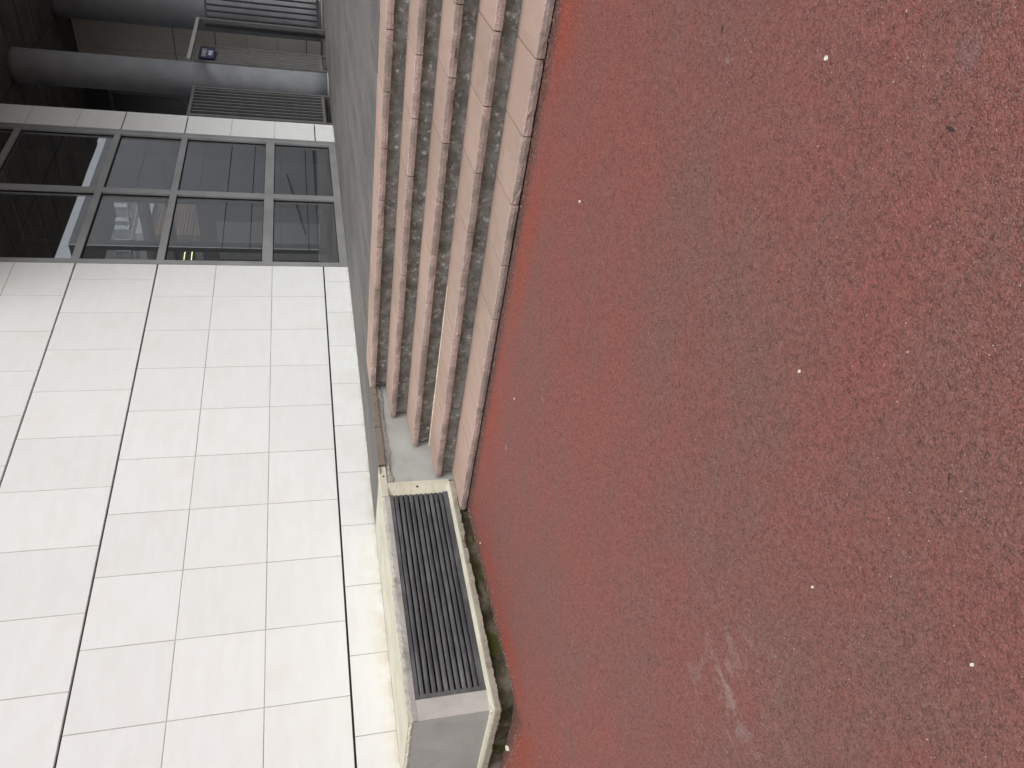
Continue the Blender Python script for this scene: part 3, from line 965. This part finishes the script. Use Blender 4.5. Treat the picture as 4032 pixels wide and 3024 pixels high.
bm_ = thing('porch_beam', 'dark steel beam crossing the courtyard view in the window', 'beam')
mb = MB(); mb.box(21.0, 21.8, 11.46, 19.0, 5.72, 5.90); mb.build('beam', SHADW, bm_)
mb = MB(); mb.box(21.3, 21.5, 18.8, 18.99, ZT + .001, 5.718); mb.build('post', SHADW, bm_)

grey = thing('grey_apartment_block', 'grey panelled block with white windows, distant through the tall window', 'building')
GREYB = M_simple('grey_facade', (0.235, 0.250, 0.275), 0.7, 0.08, 0.7)
a33 = math.radians(33)
K = 2.0
P0 = Vector((45 * K * math.cos(a33), 45 * K * math.sin(a33), 0)); TT = Vector((-math.sin(a33), math.cos(a33), 0)); NN = Vector((-math.cos(a33), -math.sin(a33), 0))
def gp(t, z, o): 
    v = P0 + TT * (t * K) + NN * o
    return (v.x, v.y, CAMZ + (z - CAMZ) * K)
def gbox(name, t0, t1, z0, z1, o0, o1, mat, parent):
    mb = MB()
    vs = [gp(t, z, o) for o in (o0, o1) for z in (z0, z1) for t in (t0, t1)]
    mb.add(vs, [(0, 1, 3, 2), (4, 6, 7, 5), (0, 4, 5, 1), (2, 3, 7, 6), (0, 2, 6, 4), (1, 5, 7, 3)])
    return mb.build(name, mat, parent)
gbox('wall', -9, 9, 0.98, 16, -6, 0, GREYB, grey)
SILL = M_simple('white_window_frame', (0.70, 0.70, 0.69), 0.5, 0.04)
PANE = M_simple('bright_pane', (0.62, 0.68, 0.76), 0.15, 0.1, 0.6)
for z0, z1 in ((10.30, 11.02), (9.10, 9.85), (7.9, 8.62)):
    for tc in (-3.95, -3.2, -2.78, -2.03, -1.63, -0.89, -0.46, 0.27, 0.71, 1.42, 1.85, 2.6):
        fr = gbox('window', tc - .14, tc + .14, z0 - .04, z1 + .02, -0.001, 0.10, SHADW, grey)
        gbox('pane', tc - .105, tc + .105, z0 + .02, z1 - .03, 0.101, 0.13, PANE, fr)
        gbox('mullion', tc - .008, tc + .008, z0 + .02, z1 - .03, 0.131, 0.16, SILL, fr)
        gbox('sill', tc - .15, tc + .15, z0 - .06, z0 - .01, 0.131, 0.25, SILL, fr)
for zq in [7.6 + 0.24 * k for k in range(16)]:
    gbox('cladding_joint', -6, 6, zq, zq + .012, 0.0, 0.012, DARKGAP, grey)
pipe = thing('white_drainpipe', 'thin white pipe run zigzagging across the grey block', 'pipe')
for pts in (((-1.87, 9.70), (-1.31, 9.80), (-0.42, 10.03), (0.01, 10.16), (0.31, 10.1), (1.6, 9.95)), ((-1.87, 9.12), (-1.0, 9.34), (-0.13, 9.59), (0.3, 9.54), (1.6, 9.41))):
    mb = MB()
    for (t0, z0), (t1, z1) in zip(pts[:-1], pts[1:]):
        mb.tube(gp(t0, z0, 0.5), gp(t1, z1, 0.5), 0.045, 6)
    mb.build('pipe_run', SILL, pipe)

# ------------------------------------------------------------------ grit, chips and litter
def pebbles(name, spots, mats, label):
    mb = MB()
    for x, y, z, s_ in spots:
        a = random.uniform(0, 6.28); e = random.uniform(.6, 1.5); c, s2 = math.cos(a), math.sin(a)
        pts = [(1, 0, 0), (-1, 0, 0), (0, 1, 0), (0, -1, 0), (0, 0, .8), (0, 0, -.5)]
        vs = [(x + s_ * (c * p[0] * e - s2 * p[1]) * random.uniform(.7, 1.2), y + s_ * (s2 * p[0] * e + c * p[1]) * random.uniform(.7, 1.2), z + s_ * p[2]) for p in pts]
        mb.add(vs, [(0, 2, 4), (2, 1, 4), (1, 3, 4), (3, 0, 4), (2, 0, 5), (1, 2, 5), (3, 1, 5), (0, 3, 5)], random.choices(range(len(mats)), weights=[2.5, 4, 5])[0])
    o = mb.build(name, mats, fix=False)
    return kind(o, 'stuff', label)
def twigs():
    mb = MB()
    for _ in range(70):
        if random.random() < .6:
            t = random.uniform(0.2, 4.6); d = abs(random.gauss(0.03, .10)); x, y, _z = stp(OFF1 - d - .02, t, 0); z = gz(x)
            if y > 4.75: continue
        else:
            x = random.uniform(0.6, 3.4); y = random.uniform(0.3, 4.6); z = gz(x)
            if x > OFF1 - .15 - .062 * y: continue
        a = random.uniform(0, 6.28); L = random.uniform(.004, .016); wd = random.uniform(.0012, .004)
        c, s2 = math.cos(a), math.sin(a)
        q = [(-L, 0, .001), (0, -wd, .0015), (L, 0, .003), (0, wd, .0035)]
        mb.add([(x + c * p[0] - s2 * p[1], y + s2 * p[0] + c * p[1], z + p[2]) for p in q], [(0, 1, 2, 3)], random.randrange(2))
    kind(mb.build('leaf_litter', [M_simple('dry_leaf', (0.10, 0.065, 0.035), 0.8, 0.3, 50), M_simple('dark_twig', (0.03, 0.022, 0.018), 0.9, 0.3, 50)], fix=False), 'stuff', 'dry leaf and twig bits scattered on the red ground')
twigs()
PALE = M_simple('pale_grit', (0.58, 0.53, 0.45), 0.8, 0.2, 40)
TAN = M_simple('tan_grit', (0.28, 0.21, 0.14), 0.9, 0.3, 40)
DRK = M_simple('dark_grit', (0.035, 0.028, 0.024), 0.9, 0.3, 40)
sp = []
for _ in range(1500):
    t = random.uniform(-0.3, 4.75); d = abs(random.gauss(0, 0.06)) + 0.0
    x, y, _z = stp(OFF1 - d - 0.004 + 0.03, t, 0)
    if y < 4.80:
        sp.append((x, y, gz(x) + .001, random.choice([.0012, .0016, .002, .003]) * random.uniform(.7, 1.3)))
for _ in range(900):
    x = random.uniform(1.95, 3.5); d = abs(random.gauss(0, 0.055))
    y = 4.81 - d - (0.06 if x < 2.2 else 0.015)
    sp.append((x, y, gz(x) + .001, random.choice([.0012, .0018, .0024, .0035]) * random.uniform(.7, 1.3)))
for _ in range(300):
    y = random.uniform(4.8, 5.55); x = 1.74 - abs(random.gauss(0, .05))
    sp.append((x, y, gz(x) + .001, random.uniform(.0012, .0035)))
for _ in range(420):
    x = random.uniform(0.2, 3.7); y = random.uniform(-0.3, 4.7)
    if x < OFF1 - 0.1 - 0.06 * y:
        sp.append((x, y, gz(x) + .001, random.choice([.001, .0013, .0018, .0025])))
pebbles('grit', sp, [PALE, TAN, DRK], 'loose pale and dark grit along the foot of steps and box')

def chip(name, label, cat, x, y, pts, z, mat, th=0.003, group=None):
    mb = MB()
    mb.prism([(x + a, y + b) for a, b in pts], z + .0005, z + th)
    return tag(mb.build(name, mat), label, cat, group)
PAPER = M_simple('off_white_scrap', (0.75, 0.72, 0.63), 0.7, 0.06, 30)

chip('paper_scrap', 'torn cream paper scrap lying by the mossy gutter corner', 'litter', 1.735, 5.17, [(0, 0), (.028, .006), (.05, .045), (.062, .085), (.035, .092), (.012, .05)], gz(1.735), PAPER)
for i, (x, y, r_, lab) in enumerate(((1.652, 0.506, .0085, 'white pebble lying alone on red ground farthest right'), (1.216, 1.165, .006, 'white pebble lying alone in the middle of the red ground'),
        (0.802, 1.564, .0055, 'white pebble left of the middle on the near red ground'), (0.434, 1.255, .0055, 'white chip nearest the camera on the red ground'),
        (2.873, 1.617, .009, 'bright white oval pebble on red ground near the lowest step'), (3.084, 3.119, .009, 'pale slim chip on red ground below the middle of the lowest step'), (3.076, 4.665, .010, 'white chip on the ground in front of the grille'))):
    pts = [(r_ * math.cos(a * 1.047) * random.uniform(.7, 1.1), r_ * math.sin(a * 1.047) * random.uniform(.8, 1.5)) for a in range(6)]
    chip('white_pebble', lab, 'pebble', x, y, [(a_ * .68, b_ * .68) for a_, b_ in pts], gz(x), PAPER, 0.005, 'white pebbles on the red ground')
